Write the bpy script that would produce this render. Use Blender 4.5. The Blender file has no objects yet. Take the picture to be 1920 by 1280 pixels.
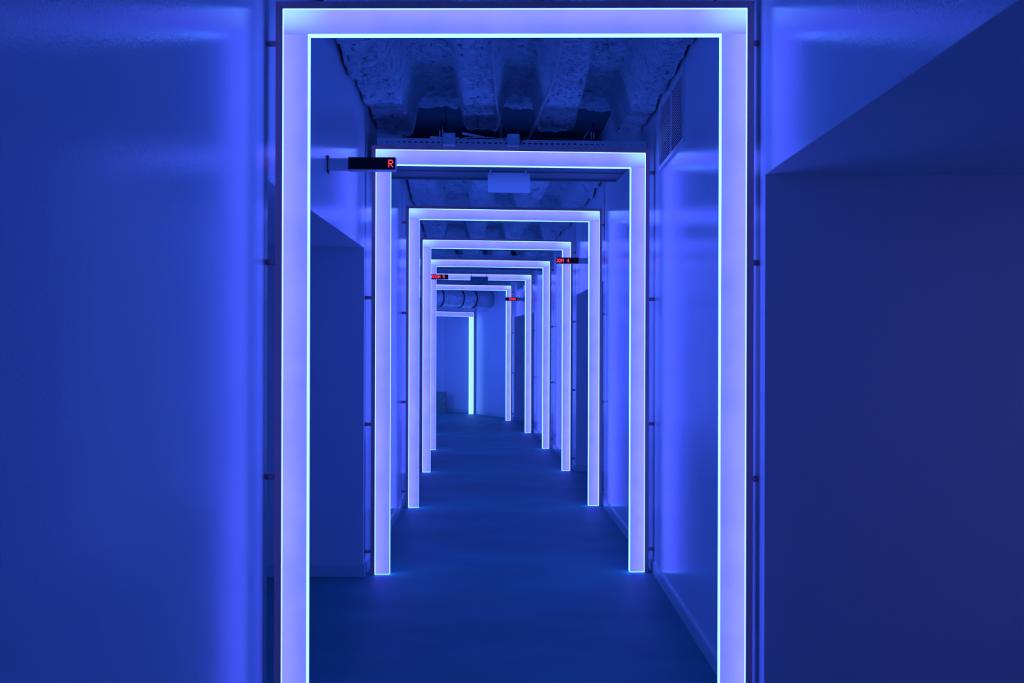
import bpy, bmesh, math, random
from mathutils import Vector, Matrix, noise
random.seed(7)
S = bpy.context.scene
C = S.collection

# ------------------------------------------------------------------ camera
FPX = 2000.0
cam = bpy.data.cameras.new('camera')
cam.sensor_width = 36.0
cam.lens = 36.0 * FPX / 1920.0
cam.shift_y = 14.0 / 1920.0
cam.clip_start = 0.05
cam_o = bpy.data.objects.new('camera', cam)
C.objects.link(cam_o)
cam_o.location = (0, 0, 1.5)
cam_o.rotation_euler = (math.radians(90), math.radians(-0.16), 0)
S.camera = cam_o

# ------------------------------------------------------------------ world, exposure
W = bpy.data.worlds.new('world')
S.world = W
W.use_nodes = True
W.node_tree.nodes['Background'].inputs[0].default_value = (0.0, 0.0, 0.0, 1)
W.node_tree.nodes['Background'].inputs[1].default_value = 0.0
S.view_settings.view_transform = 'Standard'
S.view_settings.look = 'None'
S.view_settings.exposure = 0.0
S.view_settings.gamma = 1.0
S.view_settings.use_curve_mapping = False
S.cycles.max_bounces = 10
S.cycles.diffuse_bounces = 6
S.cycles.glossy_bounces = 6
S.cycles.use_denoising = True
S.cycles.sample_clamp_indirect = 4.0

# strengths of the luminous panels (they are the lamps of this corridor)
FACE_RGB = (0.212, 0.268, 3.6)
EDGE_RGB = (0.62, 1.8, 10.5)

# ------------------------------------------------------------------ materials
SPEC_TINT = {'satin_wall_paint': (1.0, 1.0, 0.45)}
def new_mat(name):
    m = bpy.data.materials.new(name); m.use_nodes = True
    nt = m.node_tree
    return m, nt, nt.nodes['Principled BSDF']

def N(nt, kind, **kw):
    n = nt.nodes.new(kind)
    for k, v in kw.items():
        setattr(n, k, v)
    return n

def plain(name, col, rough=0.5, metal=0.0, spec=0.5, var=0.06, scale=6.0, bump=0.0, bscale=60.0, stretch=(1, 1, 1), bdist=0.01, bst=False):
    m, nt, p = new_mat(name)
    tc = N(nt, 'ShaderNodeTexCoord')
    mp = N(nt, 'ShaderNodeMapping'); mp.inputs['Scale'].default_value = stretch
    nt.links.new(tc.outputs['Object'], mp.inputs['Vector'])
    nz = N(nt, 'ShaderNodeTexNoise'); nz.inputs['Scale'].default_value = scale; nz.inputs['Detail'].default_value = 5
    nt.links.new(mp.outputs[0], nz.inputs['Vector'])
    r = N(nt, 'ShaderNodeValToRGB')
    r.color_ramp.elements[0].position = 0.3; r.color_ramp.elements[1].position = 0.7
    r.color_ramp.elements[0].color = (*[c * (1 - var) for c in col], 1)
    r.color_ramp.elements[1].color = (*[min(1, c * (1 + var)) for c in col], 1)
    nt.links.new(nz.outputs['Fac'], r.inputs[0])
    nt.links.new(r.outputs[0], p.inputs['Base Color'])
    p.inputs['Roughness'].default_value = rough
    p.inputs['Metallic'].default_value = metal
    p.inputs['Specular IOR Level'].default_value = spec
    if name in SPEC_TINT: p.inputs['Specular Tint'].default_value = (*SPEC_TINT[name], 1)
    if bump:
        n2 = N(nt, 'ShaderNodeTexNoise'); n2.inputs['Scale'].default_value = bscale; n2.inputs['Detail'].default_value = 3
        nt.links.new(mp.outputs[0] if bst else tc.outputs['Object'], n2.inputs['Vector'])
        b = N(nt, 'ShaderNodeBump'); b.inputs['Strength'].default_value = bump; b.inputs['Distance'].default_value = bdist
        nt.links.new(n2.outputs['Fac'], b.inputs['Height'])
        nt.links.new(b.outputs[0], p.inputs['Normal'])
    return m

M = {}
M['wall'] = plain('satin_wall_paint', (0.70, 0.86, 0.92), rough=0.15, spec=0.07, var=0.02, scale=1.2, bump=0.06, bscale=95)
M['jamb'] = plain('matt_wall_paint', (0.72, 0.80, 0.84), rough=0.6, var=0.02, scale=1.2, bump=0.02, bscale=80)
M['base'] = plain('baseboard_paint', (0.50, 0.75, 0.75), rough=0.3, var=0.02)
M['floor'] = plain('vinyl_floor', (0.02, 0.26, 0.27), rough=0.6, spec=0.45, var=0.16, scale=1.7, bump=0.02, bscale=60, stretch=(0.8, 1.2, 1))
M['spray'] = plain('sprayed_fire_proofing', (0.58, 0.97, 0.97), rough=0.95, var=0.22, scale=26, spec=0.1, stretch=(0.5, 1.6, 1), bump=0.9, bscale=70, bdist=0.022, bst=True)
M['deck'] = plain('dark_deck', (0.03, 0.12, 0.14), rough=0.9, spec=0.1)
M['channel'] = plain('bronze_channel', (0.95, 0.46, 0.42), rough=0.42, metal=0.35, var=0.12, scale=14, stretch=(1, 1, 0.05))
M['pin'] = plain('standoff_metal', (0.8, 0.5, 0.55), rough=0.35, metal=0.5)
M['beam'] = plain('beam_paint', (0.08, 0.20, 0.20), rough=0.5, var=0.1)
M['track'] = plain('galvanised_track', (0.4, 0.6, 0.6), rough=0.5, metal=0.4)
M['plastic'] = plain('grey_plastic', (0.4, 0.65, 0.65), rough=0.45)
M['plate'] = plain('white_plate', (0.6, 0.75, 0.8), rough=0.35, var=0.03)
M['cable'] = plain('grey_cable', (0.25, 0.42, 0.40), rough=0.5)
M['dark'] = plain('black_metal', (0.012, 0.012, 0.016), rough=0.5)
M['black'] = plain('black_display', (0.004, 0.004, 0.006), rough=0.4, spec=0.15)
M['sign'] = plain('sign_housing', (0.4, 0.55, 0.55), rough=0.4, metal=0.3)
M['foil'] = plain('foil_insulation', (0.6, 0.75, 0.75), rough=0.38, metal=0.55, var=0.15, scale=9, bump=1.0, bscale=14, bdist=0.04)
M['collar'] = plain('duct_sheet', (0.45, 0.6, 0.6), rough=0.5, metal=0.3)
M['vent'] = plain('vent_paint', (0.5, 0.75, 0.75), rough=0.35, var=0.02)
M['crate'] = plain('dark_crate', (0.16, 0.34, 0.32), rough=0.6, var=0.2, scale=20)

def emit_mat(name, rgb, strength=1.0):
    m = bpy.data.materials.new(name); m.use_nodes = True
    nt = m.node_tree; nt.nodes.clear()
    o = N(nt, 'ShaderNodeOutputMaterial'); e = N(nt, 'ShaderNodeEmission')
    e.inputs[0].default_value = (*rgb, 1); e.inputs[1].default_value = strength
    nt.links.new(e.outputs[0], o.inputs[0])
    return m
M['edge'] = emit_mat('glowing_acrylic_edge', EDGE_RGB)
M['led'] = emit_mat('red_led', (1.0, 0.03, 0.05), 3.6)

def panel_mat(name, axis):
    """edge-lit diffuser: a little brighter along its outer edge where the LED strip sits, cyan in the corners"""
    m = bpy.data.materials.new(name); m.use_nodes = True
    nt = m.node_tree; nt.nodes.clear()
    o = N(nt, 'ShaderNodeOutputMaterial'); e = N(nt, 'ShaderNodeEmission')
    nt.links.new(e.outputs[0], o.inputs[0])
    tc = N(nt, 'ShaderNodeTexCoord'); sx = N(nt, 'ShaderNodeSeparateXYZ')
    nt.links.new(tc.outputs['Object'], sx.inputs[0])
    ab = N(nt, 'ShaderNodeMath', operation='ABSOLUTE'); nt.links.new(sx.outputs['X'], ab.inputs[0])
    mr = N(nt, 'ShaderNodeMapRange', interpolation_type='SMOOTHSTEP')
    if axis == 'x':
        nt.links.new(ab.outputs[0], mr.inputs['Value'])
        mr.inputs['From Min'].default_value = 0.80; mr.inputs['From Max'].default_value = 0.90
    else:
        nt.links.new(sx.outputs['Z'], mr.inputs['Value'])
        mr.inputs['From Min'].default_value = 2.72; mr.inputs['From Max'].default_value = 2.815
    nz = N(nt, 'ShaderNodeTexNoise'); nz.inputs['Scale'].default_value = 5.0; nz.inputs['Detail'].default_value = 3
    nt.links.new(tc.outputs['Object'], nz.inputs['Vector'])
    md = N(nt, 'ShaderNodeMath', operation='MULTIPLY_ADD'); md.inputs[1].default_value = 0.9; 
    nt.links.new(nz.outputs['Fac'], md.inputs[0])
    sc = N(nt, 'ShaderNodeMath', operation='MULTIPLY_ADD'); sc.inputs[1].default_value = 0.75; sc.inputs[2].default_value = -0.35
    nt.links.new(mr.outputs[0], sc.inputs[0]); nt.links.new(sc.outputs[0], md.inputs[2])
    mix = N(nt, 'ShaderNodeMix', data_type='RGBA')
    mix.inputs['A'].default_value = (FACE_RGB[0] * 0.80, FACE_RGB[1] * 0.84, FACE_RGB[2] * 0.9, 1)
    mix.inputs['B'].default_value = (FACE_RGB[0] * 1.55, FACE_RGB[1] * 1.32, FACE_RGB[2] * 1.1, 1)
    nt.links.new(md.outputs[0], mix.inputs['Factor'])
    out = mix.outputs['Result']
    if axis == 'z':
        a2 = N(nt, 'ShaderNodeMapRange', interpolation_type='SMOOTHSTEP')
        a2.inputs['From Min'].default_value = 0.68; a2.inputs['From Max'].default_value = 0.91
        nt.links.new(ab.outputs[0], a2.inputs['Value'])
        mu = N(nt, 'ShaderNodeMath', operation='MULTIPLY')
        a3 = N(nt, 'ShaderNodeMapRange'); a3.inputs['From Min'].default_value = 2.72; a3.inputs['From Max'].default_value = 2.80
        nt.links.new(sx.outputs['Z'], a3.inputs['Value'])
        nt.links.new(a2.outputs[0], mu.inputs[0]); nt.links.new(a3.outputs[0], mu.inputs[1])
        mix2 = N(nt, 'ShaderNodeMix', data_type='RGBA')
        mix2.inputs['B'].default_value = (0.42, 0.82, 3.0, 1)
        nt.links.new(mu.outputs[0], mix2.inputs['Factor']); nt.links.new(out, mix2.inputs['A'])
        out = mix2.outputs['Result']
    nt.links.new(out, e.inputs[0])
    return m
M['leg_panel'] = panel_mat('glowing_leg_diffuser', 'x')
M['beam_panel'] = panel_mat('glowing_beam_diffuser', 'z')
M['end_panel'] = emit_mat('cyan_leg_diffuser', (0.42, 0.95, 2.8))

# ------------------------------------------------------------------ mesh helpers
def obj(name, bm, mats, parent=None):
    me = bpy.data.meshes.new(name)
    bmesh.ops.recalc_face_normals(bm, faces=bm.faces)
    bm.to_mesh(me); bm.free()
    for m in (mats if isinstance(mats, (list, tuple)) else [mats]):
        me.materials.append(M[m])
    o = bpy.data.objects.new(name, me); C.objects.link(o)
    if parent: o.parent = parent
    return o

def box(bm, x0, x1, y0, y1, z0, z1, mi=0):
    v = [bm.verts.new((x, y, z)) for x in (x0, x1) for y in (y0, y1) for z in (z0, z1)]
    fs = [(0, 1, 3, 2), (4, 6, 7, 5), (0, 4, 5, 1), (2, 3, 7, 6), (0, 2, 6, 4), (1, 5, 7, 3)]
    out = []
    for f in fs:
        g = bm.faces.new([v[i] for i in f]); g.material_index = mi; out.append(g)
    return out   # -x +x -y +y -z +z

def prism(bm, pts, z0, z1, mi=0):
    lo = [bm.verts.new((p[0], p[1], z0)) for p in pts]
    hi = [bm.verts.new((p[0], p[1], z1)) for p in pts]
    n = len(pts)
    bm.faces.new(lo[::-1]).material_index = mi; bm.faces.new(hi).material_index = mi
    for i in range(n):
        bm.faces.new([lo[i], lo[(i + 1) % n], hi[(i + 1) % n], hi[i]]).material_index = mi

def ngon_y(bm, pts, y0, y1, mi=0):
    """polygon in x,z extruded along y"""
    a = [bm.verts.new((p[0], y0, p[1])) for p in pts]
    b = [bm.verts.new((p[0], y1, p[1])) for p in pts]
    n = len(pts)
    bm.faces.new(a).material_index = mi; bm.faces.new(b[::-1]).material_index = mi
    for i in range(n):
        bm.faces.new([a[i], b[i], b[(i + 1) % n], a[(i + 1) % n]]).material_index = mi

def tube(bm, path, r, n=10, smooth=True, mi=0):
    rings = []
    path = [Vector(p) for p in path]
    up0 = Vector((0, 0, 1))
    for i, p in enumerate(path):
        d = (path[min(i + 1, len(path) - 1)] - path[max(i - 1, 0)]).normalized()
        up = up0 if abs(d.z) < 0.9 else Vector((0, 1, 0))
        a = d.cross(up).normalized(); b = a.cross(d).normalized()
        rr = r[i] if isinstance(r, (list, tuple)) else r
        rings.append([bm.verts.new(p + (a * math.cos(t) + b * math.sin(t)) * rr) for t in [2 * math.pi * k / n for k in range(n)]])
    for i in range(len(rings) - 1):
        for k in range(n):
            f = bm.faces.new([rings[i][k], rings[i][(k + 1) % n], rings[i + 1][(k + 1) % n], rings[i + 1][k]])
            f.smooth = smooth; f.material_index = mi
    bm.faces.new(rings[0][::-1]).material_index = mi; bm.faces.new(rings[-1]).material_index = mi

def spline(pts, k=8):
    pts = [Vector(p) for p in pts]; out = []
    for i in range(len(pts) - 1):
        p0, p1, p2, p3 = pts[max(i - 1, 0)], pts[i], pts[i + 1], pts[min(i + 2, len(pts) - 1)]
        for j in range(k):
            t = j / k
            out.append(0.5 * ((2 * p1) + (p2 - p0) * t + (2 * p0 - 5 * p1 + 4 * p2 - p3) * t * t + (3 * p1 - p0 - 3 * p2 + p3) * t ** 3))
    return out + [pts[-1]]

def tag(o, label=None, cat=None, group=None, kind=None):
    if label: o['label'] = label
    if cat: o['category'] = cat
    if group: o['group'] = group
    if kind: o['kind'] = kind
    return o

def empty(name, loc=(0, 0, 0), rz=0.0):
    o = bpy.data.objects.new(name, None); C.objects.link(o)
    o.location = loc; o.rotation_euler = (0, 0, rz); o.empty_display_size = 0.1
    return o

def struct(name, bm, mats):
    o = obj(name, bm, mats); o['kind'] = 'structure'; return o

# ------------------------------------------------------------------ plan of the corridor
# outer edges of the lit portals, left and right foot (x, y)
FR = [((-0.895, 4.150), (0.906, 4.126)),
      ((-0.906, 7.068), (0.895, 7.176)),
      ((-0.973, 10.05), (0.835, 10.217)),
      ((-1.084, 12.94), (0.720, 13.15)),
      ((-1.222, 15.80), (0.5625, 16.05)),
      ((-1.437, 18.77), (0.3385, 19.07)),
      ((-1.786, 21.96), (-0.022, 22.32)),
      ((-2.303, 23.46), (-0.885, 24.57))]
GAP = [(0.070, 0.051), (0.070, 0.066), (0.067, 0.050), (0.067, 0.067), (0.067, 0.060), (0.067, 0.067), (0.067, 0.067), (0.067, 0.067)]
LW, RW = [], []
for (l, r), (gl, gr) in zip(FR, GAP):
    l, r = Vector(l), Vector(r); d = (r - l).normalized()
    LW.append(l - d * gl); RW.append(r + d * gr)
LP = [Vector((-0.965, -6.0)), Vector((-0.965, 1.2))] + LW + [Vector((-3.6, 24.1)), Vector((-5.2, 24.3))]
RP = [Vector((0.957, -6.0)), Vector((0.957, 1.2))] + RW[:7] + [Vector((-0.128, 23.2)), Vector((-0.49, 23.92)), RW[7], Vector((-1.60, 25.60)), Vector((-1.97, 25.92)), Vector((-3.2, 26.15)), Vector((-5.2, 27.1))]
TOP = 3.64
OPEN_H = 2.165

def seg_normal(p, q, side):
    d = (q - p).normalized()
    n = Vector((-d.y, d.x)) if side < 0 else Vector((d.y, -d.x))
    return d, n

def build_side(poly, side, openings):
    sn = 'left' if side < 0 else 'right'
    for i in range(len(poly) - 1):
        w = bmesh.new(); j = bmesh.new(); b = bmesh.new()
        p, q = poly[i], poly[i + 1]
        d, n = seg_normal(p, q, side)
        L = (q - p).length; T = 0.16
        g = 0.0025
        P = lambda s, t: p + d * s + n * t
        def slab(s0, s1, th, z0, z1, bm=w):
            prism(bm, [P(s0, 0), P(s1, 0), P(s1, th), P(s0, th)], z0, z1)
        def bb(s0, s1):
            prism(b, [P(s0, -0.012), P(s1, -0.012), P(s1, 0.002), P(s0, 0.002)], 0, 0.07)
            prism(b, [P(s0, -0.008), P(s1, -0.008), P(s1, 0.002), P(s0, 0.002)], 0.07, 0.078)
        op = openings.get(i)
        if not op:
            slab(g, L - g, T, 0, TOP); bb(0.012, L - 0.012)
        else:
            a, c = op; c = L - c
            D = 2.1
            slab(g, a, T, 0, TOP)
            slab(c, L - g, T, 0, TOP)
            slab(a, c, T, OPEN_H, TOP)
            # side room walls, back wall and soffit
            prism(j, [P(a - 0.07, T), P(a, T), P(a, D), P(a - 0.07, D)], 0, OPEN_H)
            prism(j, [P(c, T), P(c + 0.05, T), P(c + 0.05, D), P(c, D)], 0, OPEN_H)
            # reveal skins of the opening
            prism(j, [P(c - 0.002, 0.001), P(c + 0.002, 0.001), P(c + 0.002, T + .01), P(c - 0.002, T + .01)], 0, OPEN_H)
            prism(j, [P(a - 0.07, D), P(c + 0.05, D), P(c + 0.05, D + 0.1), P(a - 0.07, D + 0.1)], 0, OPEN_H)
            prism(j, [P(a, 0.001), P(c, 0.001), P(c, D), P(a, D)], OPEN_H - 0.002, OPEN_H + 0.12)
            bb(0.012, a); bb(c - 0.012, L - 0.012)
            prism(b, [P(c - 0.014, -0.012), P(c - 0.002, -0.012), P(c - 0.002, D), P(c - 0.014, D)], 0, 0.078)
            prism(b, [P(a + 0.002, -0.012), P(a + 0.014, -0.012), P(a + 0.014, D), P(a + 0.002, D)], 0, 0.078)
        struct('wall_' + sn, w, 'wall'); struct('baseboard_' + sn, b, 'base')
        if op: struct('wall_%s_alcove' % sn, j, 'jamb')
        else: j.free()

build_side(LP, -1, {2: (0.055, 0.045), 5: (0.10, 0.06)})
build_side(RP, 1, {1: (0.06, 0.088), 4: (0.10, 0.06), 7: (0.10, 0.06)})
bm = bmesh.new(); box(bm, -1.2, 1.2, -6.16, -6.0, 0, TOP); struct('wall_back', bm, 'jamb')
bm = bmesh.new(); box(bm, -5.36, -5.2, 24.0, 27.4, 0, TOP); struct('wall_far', bm, 'wall')
bm = bmesh.new(); box(bm, -5.6, 4.0, -6.4, 28.0, -0.1, 0.0); struct('floor', bm, 'floor')
bm = bmesh.new(); box(bm, -5.6, 4.0, -6.4, 28.0, 3.64, 3.74); struct('ceiling_deck', bm, 'deck')

# ------------------------------------------------------------------ sprayed ceiling with joists
def path_pts():
    """matching left/right stations of the corridor"""
    ys = [(Vector((-0.965, -1.0)), Vector((0.957, -1.0))), (Vector((-0.965, 1.2)), Vector((0.957, 1.2)))]
    ys += list(zip(LW, RW)) + [(Vector((-3.4, 24.05)), Vector((-2.3, 26.1)))]
    return ys
ST = path_pts()
def fbm(x, y, z, o=4):
    return noise.fractal(Vector((x, y, z)), 0.9, 2.1, o)
def ceil_h(u, s, y):
    """u across (-1..1), s running length, y depth"""
    x = u * 0.965
    flare = max(0.0, min(1.0, (y - 5.2) / 2.6)) if y < 8.4 else 0.4
    h = 3.37
    fade = 1.0
    if 7.5 < y < 9: fade = max(0.0, min(1.0, (7.98 - y) / 0.16))
    fade = fade ** 0.5
    wob = 0.03 * noise.noise(Vector((s * 0.9, 2.0, 5.0)))
    for k, (cx, wd) in enumerate(((-0.80, 0.125), (-0.205, 0.09), (0.335, 0.10), (0.90, 0.10))):
        c = cx + wob + 0.02 * noise.noise(Vector((s * 1.7, k * 7.0, 0)))
        if k == 0: c -= 0.05 * flare
        ww = wd + 0.05 * flare + 0.015 * noise.noise(Vector((s * 2.1, k * 3.0, 9)))
        t = abs(x - c)
        f = max(0.0, 1 - max(0.0, (t - ww * 0.75)) / 0.085)
        f = f * f * (3 - 2 * f)
        h -= f * fade * (0.24 + 0.035 * flare) * (1 + 0.2 * noise.noise(Vector((s * 3, k * 5.0, 3))))
    return h
ceil_bm = bmesh.new()
def spray_run(s0, s1, st_a, nu=120, step=0.02, hoff=0.0):
    rows = []
    n = max(2, int((s1 - s0) / step))
    for j in range(n + 1):
        s = s0 + (s1 - s0) * j / n
        i = min(int(s), len(ST) - 2); t = s - i
        l = ST[i][0].lerp(ST[i + 1][0], t); r = ST[i][1].lerp(ST[i + 1][1], t)
        row = []
        for k in range(nu + 1):
            u = (-1 + 2 * k / nu) * 0.982
            p = l.lerp(r, (u + 1) / 2)
            e = min(j, n - j) / 6.0
            h = ceil_h(u, p.y, p.y) + hoff
            a = fbm(p.x * 22, p.y * 38, 1.3)
            bq = fbm(p.x * 6, p.y * 7, 8.1, 3)
            pit = noise.noise(Vector((p.x * 30, p.y * 62, 3.3))) + 0.5 * noise.noise(Vector((p.x * 55, p.y * 90, 7.7)))
            hh = h + 0.010 * a + 0.022 * bq + 0.042 * max(0.0, min(1.0, (pit - 0.24) / 0.12))
            if e < 1: hh += 0.05 * (1 - e) ** 2
            px = p.x + 0.010 * fbm(p.x * 18, p.y * 18, 4.0, 3) if 0 < k < nu else p.x
            row.append(ceil_bm.verts.new((px, p.y, hh)))
        rows.append(row)
    for a, b in zip(rows[:-1], rows[1:]):
        for k in range(nu):
            f = ceil_bm.faces.new((a[k], b[k], b[k + 1], a[k + 1])); f.smooth = True
def s_of_y(y):
    c = [(a.y + b.y) / 2 for a, b in ST]
    for i in range(len(c) - 1):
        if c[i] <= y <= c[i + 1]: return i + (y - c[i]) / (c[i + 1] - c[i])
    return len(c) - 1.0
def run(y0, y1, nu, dy):
    s0, s1 = s_of_y(y0), s_of_y(y1)
    spray_run(s0, s1, None, nu, (s1 - s0) / max(2, (y1 - y0) / dy))
run(-0.9, 4.2, 60, 0.06)
run(4.22, 8.35, 250, 0.009)
run(10.3, 13.0, 90, 0.03)
run(13.02, 16.2, 90, 0.03)
run(16.22, 20.1, 70, 0.04)
run(20.9, 23.4, 40, 0.08)
bmesh.ops.recalc_face_normals(ceil_bm, faces=ceil_bm.faces)
# thick back so it is a solid crust
co = struct('ceiling', ceil_bm, 'spray')

# ------------------------------------------------------------------ luminous portals
H = 2.82; PW = 0.098; DP = 0.046; CH = 0.027
def lit_bar(x0, x1, z0, z1, inner, outer, face, seam=0.0036):
    """diffuser bar: broad lit face front and back, bright polished edges"""
    bm = bmesh.new()
    e = seam
    xs0, xs1, zs0, zs1 = x0, x1, z0, z1
    if 'l' in outer: xs0 += e
    if 'r' in outer: xs1 -= e
    if 't' in outer: zs1 -= e
    if 'b' in outer: zs0 += e * 0.8
    box(bm, xs0, xs1, 0, DP, zs0, zs1, 0)
    d0, d1 = 0.0005, DP - 0.0005
    if 'l' in outer: box(bm, x0, xs0, d0, d1, z0, z1, 1)
    if 'r' in outer: box(bm, xs1, x1, d0, d1, z0, z1, 1)
    if 't' in outer: box(bm, xs0, xs1, d0, d1, zs1, z1, 1)
    if 'b' in outer: box(bm, xs0, xs1, d0, d1, z0, zs0, 1)
    # inner polished side
    t = 0.0012
    if 'l' in inner: box(bm, x0 - t, x0, 0, DP, z0, z1, 1)
    if 'r' in inner: box(bm, x1, x1 + t, 0, DP, z0, z1, 1)
    if 'b' in inner: box(bm, x0 + PW, x1 - PW, 0, DP, z0 - t, z0, 1)
    return bm

def portal(idx, l, r, label, end=False, gap=None):
    l, r = Vector(l), Vector(r)
    wdt = (r - l).length; hw = wdt / 2
    ang = math.atan2(r.y - l.y, r.x - l.x)
    mid = (l + r) / 2
    Hh = 2.335 if end else H
    root = empty('light_portal', (mid.x, mid.y, 0), ang)
    tag(root, label, 'light frame', 'glowing rectangular frames spanning the corridor')
    # metal channel: two uprights and a header, mitred
    yo, yd = -0.004, DP + 0.010
    a, b = hw + 0.0005, hw + CH
    bm = bmesh.new()
    ngon_y(bm, [(-b, 0), (-a, 0), (-a, Hh + .0005), (-b, Hh + CH)], yo, yd); obj('metal_upright', bm, 'channel', root)
    bm = bmesh.new()
    ngon_y(bm, [(b, 0), (b, Hh + CH), (a, Hh + .0005), (a, 0)], yo, yd); obj('metal_upright', bm, 'channel', root)
    bm = bmesh.new()
    ngon_y(bm, [(-a + .0008, Hh + .0005), (a - .0008, Hh + .0005), (b - .0008, Hh + CH), (-b + .0008, Hh + CH)], yo, yd); obj('metal_header', bm, 'channel', root)
    # lit bars
    bar = obj('light_beam', lit_bar(-hw, hw, Hh - PW, Hh, 'b', 'lrt', 0), ['end_beam' if end else 'beam_panel', 'edge'], root)
    zt = Hh - PW - 0.0015
    obj('light_leg', lit_bar(-hw, -hw + PW, 0.004, zt, 'r', 'lb', 0), ['leg_panel', 'edge'], root)
    obj('light_leg', lit_bar(hw - PW, hw, 0.004, zt, 'l', 'rb', 0), ['end_panel' if end else 'leg_panel', 'edge'], root)
    # standoff pins to the wall
    gl, gr = gap or GAP[idx]
    for z in (0.152, 0.997, 1.838, 2.692) if not end else (0.152, 1.15, 2.1):
        for x0, x1 in ((-hw - gl + 0.001, -b), (b, hw + gr - 0.001)):
            bm = bmesh.new()
            tube(bm, [(x0, 0.03, z), (x1, 0.03, z)], 0.0115, 12)
            xe = x0 + 0.004 if x0 < 0 else x1 - 0.004
            obj('standoff', bm, 'pin', root)
    return root
M['end_beam'] = M['beam_panel']
labels = ['nearest and largest glowing violet-blue frame, its feet below the picture edge',
          'second glowing frame, with two small grey driver boxes above its top bar',
          'third glowing frame, standing beyond the hanging white plate',
          'fourth glowing frame, crossed on its right leg by the ROOM 4 display',
          'fifth glowing frame, crossed at its upper left by the ROOM 5 display',
          'sixth glowing frame, with a dark square plate hanging in front of its top bar',
          'seventh glowing frame, a small red display across its right upright',
          'lowest, turned frame at the corridor end with a bright cyan right leg under the duct']
for i, (l, r) in enumerate(FR):
    portal(i, l, r, labels[i], end=(i == 7))
portal(0, (-3.66, 24.18), (-3.50, 26.06), 'glowing frame added round the bend to brighten the corridor end, hidden from view', gap=(0.04, 0.04))  # unseen extra frame, added to brighten the far walls
portal(0, (-0.900, -1.75), (0.900, -1.75), 'glowing frame added behind the viewer for its light, outside the picture', gap=(0.065, 0.057))  # unseen extra frame, added to throw light into the right alcove

# ------------------------------------------------------------------ things above the second portal
def frame_xform(i):
    l, r = Vector(FR[i][0]), Vector(FR[i][1])
    return (l + r) / 2, math.atan2(r.y - l.y, r.x - l.x)

def slotted_track(i, x0, x1, label):
    mid, ang = frame_xform(i)
    root = bpy.data.objects.new
    bm = bmesh.new()
    y0, y1 = 0.004, 0.008
    box(bm, x0, x1, y0, y1, H + CH + 0.001, 2.869)
    box(bm, x0, x1, y0, y1, 2.877, 2.898)
    x = x0
    while x < x1:
        box(bm, x, min(x + 0.017, x1), y0, y1, 2.869, 2.877); x += 0.038
    box(bm, x0, x1, y1, y1 + 0.045, 2.8945, 2.898)
    o = obj('slotted_track', bm, 'track')
    o.location = (mid.x, mid.y, 0); o.rotation_euler = (0, 0, ang)
    tag(o, label, 'metal track', 'slotted steel tracks above the light frames')
    return o
slotted_track(1, -0.895, 0.905, 'slotted grey steel track running above the second glowing frame')
slotted_track(4, -0.88, 0.88, 'steel track above the top bar of the fifth frame')
slotted_track(5, -0.88, 0.88, 'steel track above the top bar of the sixth frame, behind the dark plate')
slotted_track(6, -0.88, 0.88, 'farthest steel track, above the top bar of the seventh frame')

mid2, ang2 = frame_xform(1)
def on2(x, y, z):
    v = Matrix.Rotation(ang2, 4, 'Z') @ Vector((x, y, 0))
    return (mid2.x + v.x, mid2.y + v.y, z)
def rounded(x0, x1, z0, z1, r, k=5, top_only=True):
    pts = [(x0, z0), (x1, z0)]
    for j in range(k + 1):
        t = math.pi / 2 * j / k
        pts.append((x1 - r + r * math.cos(t), z1 - r + r * math.sin(t)))
    for j in range(k + 1):
        t = math.pi / 2 + math.pi / 2 * j / k
        pts.append((x0 + r + r * math.cos(t), z1 - r + r * math.sin(t)))
    return pts
for px, lab in ((842, 'left small grey driver box on the slotted track above the second frame'),
                (961.5, 'right small grey driver box on the slotted track, under the ceiling cable')):
    zc = 7.10
    X = (px - 960) * zc / FPX
    root = empty('driver_box', (X, mid2.y + (X - mid2.x) * math.tan(ang2) - 0.043, 2.8475), ang2)
    tag(root, lab, 'electrical box', 'driver boxes above the second frame')
    bm = bmesh.new(); ngon_y(bm, rounded(-0.041, 0.041, 0, 0.080, 0.010), 0, 0.034); obj('housing', bm, 'plastic', root)
    bm = bmesh.new(); ngon_y(bm, rounded(-0.020, 0.020, 0.052, 0.064, 0.004), -0.0015, 0); o = obj('label_sticker', bm, 'plate', root)
    o['label'] = 'pale oval sticker'
    for sx in (-0.03, 0.03):
        bm = bmesh.new(); box(bm, sx - 0.004, sx + 0.004, 0.034, 0.040, 0.004, 0.020)
        obj('clip', bm, 'track', root)

def cable(name, pts, r, mat, label, cat, k=8):
    bm = bmesh.new(); tube(bm, spline(pts, k), r, 8)
    o = obj(name, bm, mat); tag(o, label, cat); return o
cable('ceiling_cable', [(0.21, 4.3, 3.07), (0.23, 4.9, 3.07), (0.247, 5.38, 3.07), (0.238, 6.2, 3.07), (0.183, 7.05, 3.07), (0.153, 7.4, 3.05), (0.115, 7.55, 2.98), (0.09, 7.22, 2.903)], 0.011, 'cable',
      'pale cable snaking along the sprayed joist down to the right driver box', 'cable')
cable('thin_cable', [(-0.095, 4.3, 3.08), (-0.10, 5.4, 3.08), (-0.106, 6.3, 3.08), (-0.10, 7.0, 3.08), (-0.085, 7.5, 3.06), (-0.08, 7.6, 2.95), (-0.07, 7.2, 2.903)], 0.008, 'cable',
      'thin cable hanging down the right side of the second joist from the left', 'cable')
cable('jumper_cable', [on2(-0.395, -0.01, 2.86), on2(-0.37, -0.02, 2.878), on2(-0.33, -0.012, 2.897), on2(-0.26, 0.0, 2.908), on2(-0.16, 0.01, 2.912), on2(-0.09, 0.0, 2.902), on2(-0.03, -0.01, 2.904)], 0.004, 'cable',
      'short loose wire lying on the track between the two driver boxes', 'wire')
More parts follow.
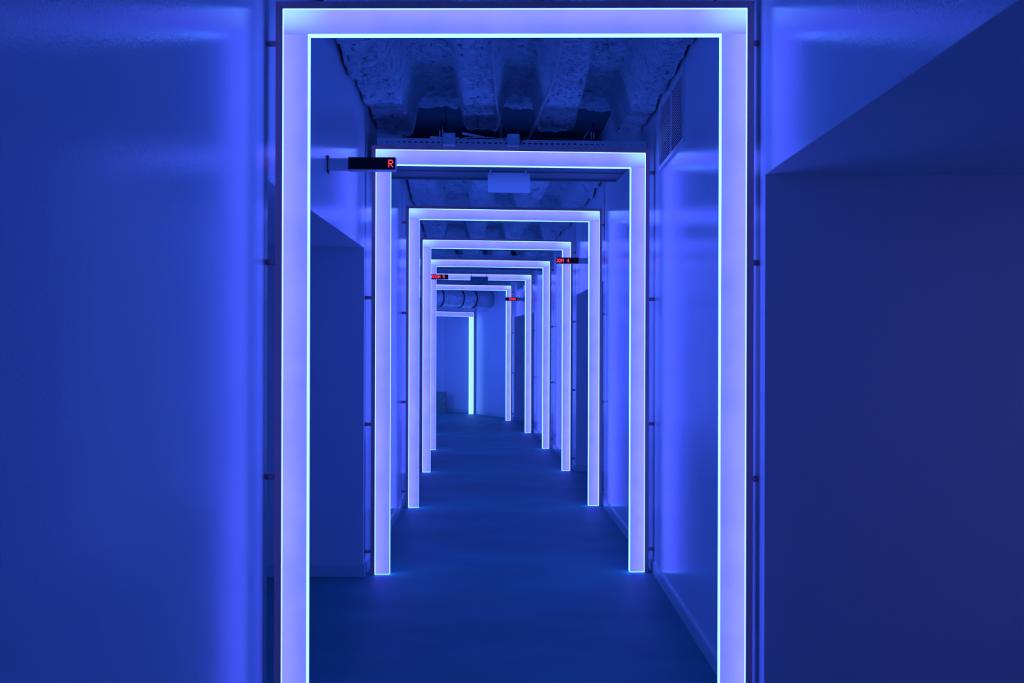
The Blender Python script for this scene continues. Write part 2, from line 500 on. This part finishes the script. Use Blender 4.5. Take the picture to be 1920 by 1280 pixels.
cable('black_wire', [on2(0.055, -0.02, 2.865), on2(0.08, -0.01, 2.90), on2(0.16, 0.0, 2.915), on2(0.3, 0.01, 2.907), on2(0.42, 0.01, 2.912), on2(0.6, 0.02, 2.903)], 0.005, 'dark',
      'black wire lying along the track to the right of the right driver box', 'wire')
for (xa, xb, za, zb, lab) in ((-0.545, -0.35, 2.905, 2.905, 'flat pale strip lying on the track left of the left driver box'),
                         (-0.33, -0.18, 2.935, 2.912, 'flat pale strip lying tilted between the two driver boxes')):
    bm = bmesh.new()
    ngon_y(bm, [(xa, za - 0.004), (xb, zb - 0.004), (xb, zb + 0.005), (xa, za + 0.010)], 0.012, 0.035)
    o = obj('metal_strip', bm, 'plate'); o.location = (mid2.x, mid2.y, 0); o.rotation_euler = (0, 0, ang2)
    tag(o, lab, 'strip')
for xx, lab in ((-0.472, 'pair of thin hanging rods left of the left driver box'), (0.545, 'pair of thin hanging rods above the right part of the second frame')):
    root = empty('hanger_rods', on2(xx, 0.03, 2.898), ang2)
    tag(root, lab, 'hanger', 'rod hangers over the second frame')
    for dx in (-0.008, 0.010):
        bm = bmesh.new(); tube(bm, [(dx, 0, 0), (dx, 0, 0.066)], 0.0032, 8); obj('rod', bm, 'plate', root)
    bm = bmesh.new(); tube(bm, [(0.002, 0.0, 0.066), (0.008, 0.02, 0.12), (0.03, 1.0, 0.16), (0.03, 1.28, 0.3), (0.03, 1.32, 0.74)], 0.005, 8); obj('strap', bm, 'dark', root)

# ------------------------------------------------------------------ box beams behind some portals
def beam(i, y0, y1, x0, x1, z0, z1, label, name='cross_beam'):
    mid, ang = frame_xform(i)
    root = empty(name, (mid.x, mid.y, 0), ang); tag(root, label, 'beam', 'painted beams crossing behind the light frames')
    bm = bmesh.new()
    box(bm, x0, x1, y0, y1, z0 + 0.004, z1)
    obj('beam_box', bm, 'beam', root)
    bm = bmesh.new()
    box(bm, x0, x1 - 0.006, y0, y0 + 0.012, z0 - 0.010, z0 + 0.004)
    box(bm, x0, x1 - 0.006, (y0 + y1) / 2 - 0.004, (y0 + y1) / 2 + 0.004, z0 - 0.002, z0 + 0.004)
    box(bm, x0, x1 - 0.006, y1 - 0.012, y1, z0 - 0.008, z0 + 0.004)
    obj('bottom_rib', bm, 'beam', root)
    bm = bmesh.new()
    box(bm, x1, x1 + 0.006, y0, y1, z0 - 0.010, z1)
    obj('end_cap', bm, 'plate', root)
    return root
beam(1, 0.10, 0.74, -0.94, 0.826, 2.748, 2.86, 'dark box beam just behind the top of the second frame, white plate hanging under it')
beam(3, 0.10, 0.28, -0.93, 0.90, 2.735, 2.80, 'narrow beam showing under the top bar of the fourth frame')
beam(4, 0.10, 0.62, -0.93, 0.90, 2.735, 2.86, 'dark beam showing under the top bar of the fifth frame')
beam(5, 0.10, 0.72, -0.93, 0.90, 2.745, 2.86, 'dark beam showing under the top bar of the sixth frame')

# ------------------------------------------------------------------ hanging plates
def hang_plate(x0, x1, y, z0, z1, mat, ztop, label, ang=0.0):
    cx = (x0 + x1) / 2; hw = (x1 - x0) / 2
    root = empty('hanging_plate', (cx, y, z0), ang); tag(root, label, 'hanging sign plate', 'blank plates hung under the ceiling')
    bm = bmesh.new(); box(bm, -hw, hw, 0, 0.006, 0, z1 - z0); bmesh.ops.bevel(bm, geom=bm.edges[:], offset=0.001, segments=1)
    obj('plate', bm, mat, root)
    for sx in (-hw + 0.018, hw - 0.030):
        bm = bmesh.new()
        box(bm, sx - 0.007, sx + 0.007, -0.004, -0.0005, z1 - z0 - 0.018, ztop - z0)
        cl = obj('clip', bm, 'plate' if mat == 'plate' else 'track', root)
        bm = bmesh.new(); tube(bm, [(sx, -0.008, z1 - z0 - 0.008), (sx, -0.004, z1 - z0 - 0.008)], 0.003, 8)
        obj('screw', bm, 'track', cl)
hang_plate(-0.172, 0.123, 7.46, 2.593, 2.731, 'plate', 2.749, 'blank pale rectangular plate hanging from the beam behind the second frame', ang2)
hang_plate(-0.730, -0.421, 18.62, 2.616, 2.762, 'crate', 2.785, 'dark blank plate hanging in front of the top bar of the sixth frame', math.radians(5))
# its wires up to the ceiling
for xx in (-0.705, -0.455):
    bm = bmesh.new(); tube(bm, [(xx, 18.64 + (xx + .575) * .09, 2.78), (xx, 18.64 + (xx + .575) * .09, 3.25)], 0.002, 6)
    pl = [o for o in bpy.data.objects if o.name.startswith('hanging_plate')][-1]
    o = obj('wire', bm, 'dark', pl); o.matrix_parent_inverse = (Matrix.Translation(pl.location) @ Matrix.Rotation(pl.rotation_euler.z, 4, 'Z')).inverted()

# ------------------------------------------------------------------ LED room displays
FONT = {'R': ["11110", "10001", "10001", "11110", "10100", "10010", "10001"],
        'O': ["01110", "10001", "10001", "10001", "10001", "10001", "01110"],
        'M': ["10001", "11011", "10101", "10101", "10001", "10001", "10001"],
        '4': ["00010", "00110", "01010", "10010", "11111", "00010", "00010"],
        '5': ["11111", "10000", "11110", "00001", "00001", "10001", "01110"],
        '6': ["00110", "01000", "10000", "11110", "10001", "10001", "01110"],
        ' ': ["00000"] * 7}
PITCH = 0.0051; COLS = 46
def led_sign(side, seg, t, text, off, label, back_text=None):
    """side -1 left wall / +1 right wall; hung on the wall halfway over a room opening"""
    poly = LP if side < 0 else RP
    p, q = poly[seg], poly[seg + 1]
    d, n = seg_normal(p, q, side)
    base = p.lerp(q, t)
    zc = 2.467
    # local frame: x runs from the wall into the corridor for the left wall, and the sign face looks back at the camera (-y)
    inn = -n
    ang = math.atan2(inn.y, inn.x) if side < 0 else math.atan2(-inn.y, -inn.x)
    root = empty('room_display', (base.x, base.y, zc), ang)
    tag(root, label, 'LED sign', 'red LED room displays hung from the walls')
    s = 1 if side < 0 else -1
    L = COLS * PITCH + 0.014
    a0, a1 = 0.110, 0.110 + L
    hh = 0.0335; dd = 0.03
    def bx(bm, x0, x1, *r):
        x0, x1 = sorted((s * x0, s * x1)); box(bm, x0, x1, *r)
    bm = bmesh.new(); bx(bm, a0, a1, -dd, dd, -hh, hh); bmesh.ops.bevel(bm, geom=bm.edges[:], offset=0.003, segments=2)
    obj('housing', bm, 'sign', root)
    bm = bmesh.new(); bx(bm, a0 + 0.002, a1 - 0.002, -dd - 0.003, -dd - 0.0002, -hh + 0.003, hh - 0.001); obj('display_face', bm, 'black', root)
    bm = bmesh.new(); bx(bm, 0.004, a0, -0.020, 0.020, -0.031, 0.029); obj('wall_arm', bm, 'sign', root)
    bm = bmesh.new(); bx(bm, -0.001, 0.004, -0.034, 0.034, -0.045, 0.042)
    for zz in (-0.040, 0.037):
        tube(bm, [(s * 0.004, -0.022, zz), (s * 0.010, -0.022, zz)], 0.005, 8)
    obj('wall_bracket', bm, 'dark', root)
    def dots(txt, off, y0, y1, flip):
        col = off
        xl = -a1 if s < 0 else a0
        for ch in txt:
            g = FONT[ch]
            bm = bmesh.new()
            for c in range(5):
                cc = col + c
                if 0 <= cc < COLS:
                    for r in range(7):
                        if g[r][c] == '1':
                            x = xl + 0.007 + (cc + 0.5) * PITCH
                            if flip: x = 2 * (xl + L / 2) - x
                            z = (3 - r) * 0.0056
                            box(bm, x - 0.0021, x + 0.0021, y0, y1, z - 0.0023, z + 0.0023)
            col += 6
            if len(bm.faces) == 0: bm.free()
            else: obj('led_character', bm, 'led', root)
    dots(text, off, -dd - 0.0042, -dd - 0.0031, False)
    if back_text:
        bm = bmesh.new(); bx(bm, a0 + 0.002, a1 - 0.002, dd + 0.0002, dd + 0.003, -hh + 0.003, hh - 0.001); obj('display_face', bm, 'black', root)
        dots(back_text, 3, dd + 0.0031, dd + 0.0042, True)
    return root
led_sign(-1, 2, 0.50, 'ROOM 6', 40, 'nearest display box on the left wall, one red letter at its right end', 'ROOM 6')
led_sign(1, 4, 0.50, 'OOM 4', -2, 'display box on the right wall reading ROOM 4 in red', 'ROOM 4')
led_sign(-1, 5, 0.50, 'ROOM 5', 3, 'display box reading ROOM 5 in red across the fifth frame', 'ROOM 5')
led_sign(1, 7, 0.50, 'ROOM 4', 14, 'farthest tiny display on the right wall in front of the seventh frame', 'ROOM')

# ------------------------------------------------------------------ wall vents
def vent(seg, y0, y1, z0, z1, label, slats):
    p, q = RP[seg], RP[seg + 1]
    d, n = seg_normal(p, q, 1)
    t = (y0 - p.y) / (q.y - p.y); o0 = p.lerp(q, t)
    t = (y1 - p.y) / (q.y - p.y); o1 = p.lerp(q, t)
    L = (o1 - o0).length
    root = empty('wall_vent', (o0.x, o0.y, z0), math.atan2(d.y, d.x))
    tag(root, label, 'vent', 'louvred vents high on the right wall')
    # local x along the wall, local +y into the corridor
    h = z1 - z0; f = 0.028; k = 0.012
    bm = bmesh.new()
    box(bm, 0, L, 0, k, 0, f); box(bm, 0, L, 0, k, h - f, h)
    box(bm, 0, f, 0, k, f, h - f); box(bm, L - f, L, 0, k, f, h - f)
    obj('vent_frame', bm, 'vent', root)
    bm = bmesh.new(); box(bm, L / 2 - 0.008, L / 2 + 0.008, 0, k * 0.8, f, h - f); obj('mullion', bm, 'vent', root)
    bm = bmesh.new()
    n_ = slats
    for i in range(n_):
        z = f + (h - 2 * f) * (i + 0.5) / n_
        hs = (h - 2 * f) / n_
        for xa, xb in ((f, L / 2 - 0.008), (L / 2 + 0.008, L - f)):
            v = [bm.verts.new(c) for c in ((xa, 0.001, z + hs * .45), (xb, 0.001, z + hs * .45), (xb, 0.010, z - hs * .25), (xa, 0.010, z - hs * .25),
                                           (xa, 0.000, z + hs * .25), (xb, 0.000, z + hs * .25), (xb, 0.008, z - hs * .40), (xa, 0.008, z - hs * .40))]
            for q_ in ((0, 1, 2, 3), (7, 6, 5, 4), (0, 4, 5, 1), (3, 2, 6, 7), (0, 3, 7, 4), (1, 5, 6, 2)):
                bm.faces.new([v[w_] for w_ in q_])
    obj('louvres', bm, 'vent', root)
    bm = bmesh.new(); box(bm, f, L - f, -0.001, 0.0002, f, h - f); obj('dark_backing', bm, 'deck', root)
vent(2 + 0, 5.93, 6.93, 2.655, 3.085, 'louvred vent high on the right wall before the second frame', 24)
vent(7, 20.85, 21.75, 2.665, 3.085, 'tiny louvred vent on the right wall before the seventh frame', 18)

# ------------------------------------------------------------------ unseen lamp added to brighten the right-hand side room
M['lamp'] = emit_mat('added_lamp_glow', (3.8, 2.7, 11.0))
root = empty('added_lamp', (2.45, 2.55, OPEN_H - 0.003)); tag(root, 'round violet lamp added to brighten the right side room, outside the picture', 'added lamp')
bm = bmesh.new(); tube(bm, [(0, 0, -0.03), (0, 0, 0)], 0.15, 32); obj('lamp_base', bm, 'plate', root)
bm = bmesh.new(); tube(bm, [(0, 0, -0.055), (0, 0, -0.045), (0, 0, -0.031)], [0.10, 0.13, 0.135], 32); obj('lamp_glass', bm, 'lamp', root)

# ------------------------------------------------------------------ duct at the far end
A = Vector((-2.13, 22.71, 2.61)); B = Vector((-0.86, 23.62, 2.61)); Cc = Vector((-0.47, 23.90, 2.61))
root = empty('air_duct', (B.x, B.y, B.z), 0)
tag(root, 'thick foil-wrapped air duct crossing below the ceiling at the corridor end', 'duct')
def local(v): return v - B
bm = bmesh.new()
d = (B - A); n_ = 60
tube(bm, [local(A + d * (i / n_)) for i in range(n_ + 1)], [0.198 + 0.006 * noise.noise(Vector((i * .35, 0, 0))) for i in range(n_ + 1)], 36)
for v in bm.verts:
    k = noise.noise(Vector((v.co.x * 9, v.co.y * 9, v.co.z * 11))) * 0.010
    r = Vector((0, 0, v.co.z)); v.co.z += k
obj('foil_wrap', bm, 'foil', root)
bm = bmesh.new(); tube(bm, [local(B), local(B + (Cc - B) * 0.6), local(Cc)], 0.19, 36); obj('collar', bm, 'collar', root)
for px in (823, 861, 885):
    # intersection of the sight line's plan with the duct axis
    k = (px - 960) / FPX
    t = (k * A.y - A.x) / (d.x - k * d.y)
    c = A + d * t; e = d.normalized() * 0.012
    bm = bmesh.new(); tube(bm, [local(c - e), local(c + e)], 0.211, 36); obj('strap', bm, 'dark', root)

# ------------------------------------------------------------------ dark crate at the corridor end
root = empty('storage_crate', (-1.79, 25.33, 0), 0)
tag(root, 'small dark upright crate on the floor against the far wall', 'crate')
bm = bmesh.new(); box(bm, -0.22, 0.226, -0.13, 0.13, 0.0, 0.455); bmesh.ops.bevel(bm, geom=bm.edges[:], offset=0.006, segments=2); obj('crate_body', bm, 'crate', root)
bm = bmesh.new(); box(bm, -0.225, 0.231, -0.135, 0.135, 0.456, 0.475); bmesh.ops.bevel(bm, geom=bm.edges[:], offset=0.003, segments=1); obj('lid', bm, 'crate', root)
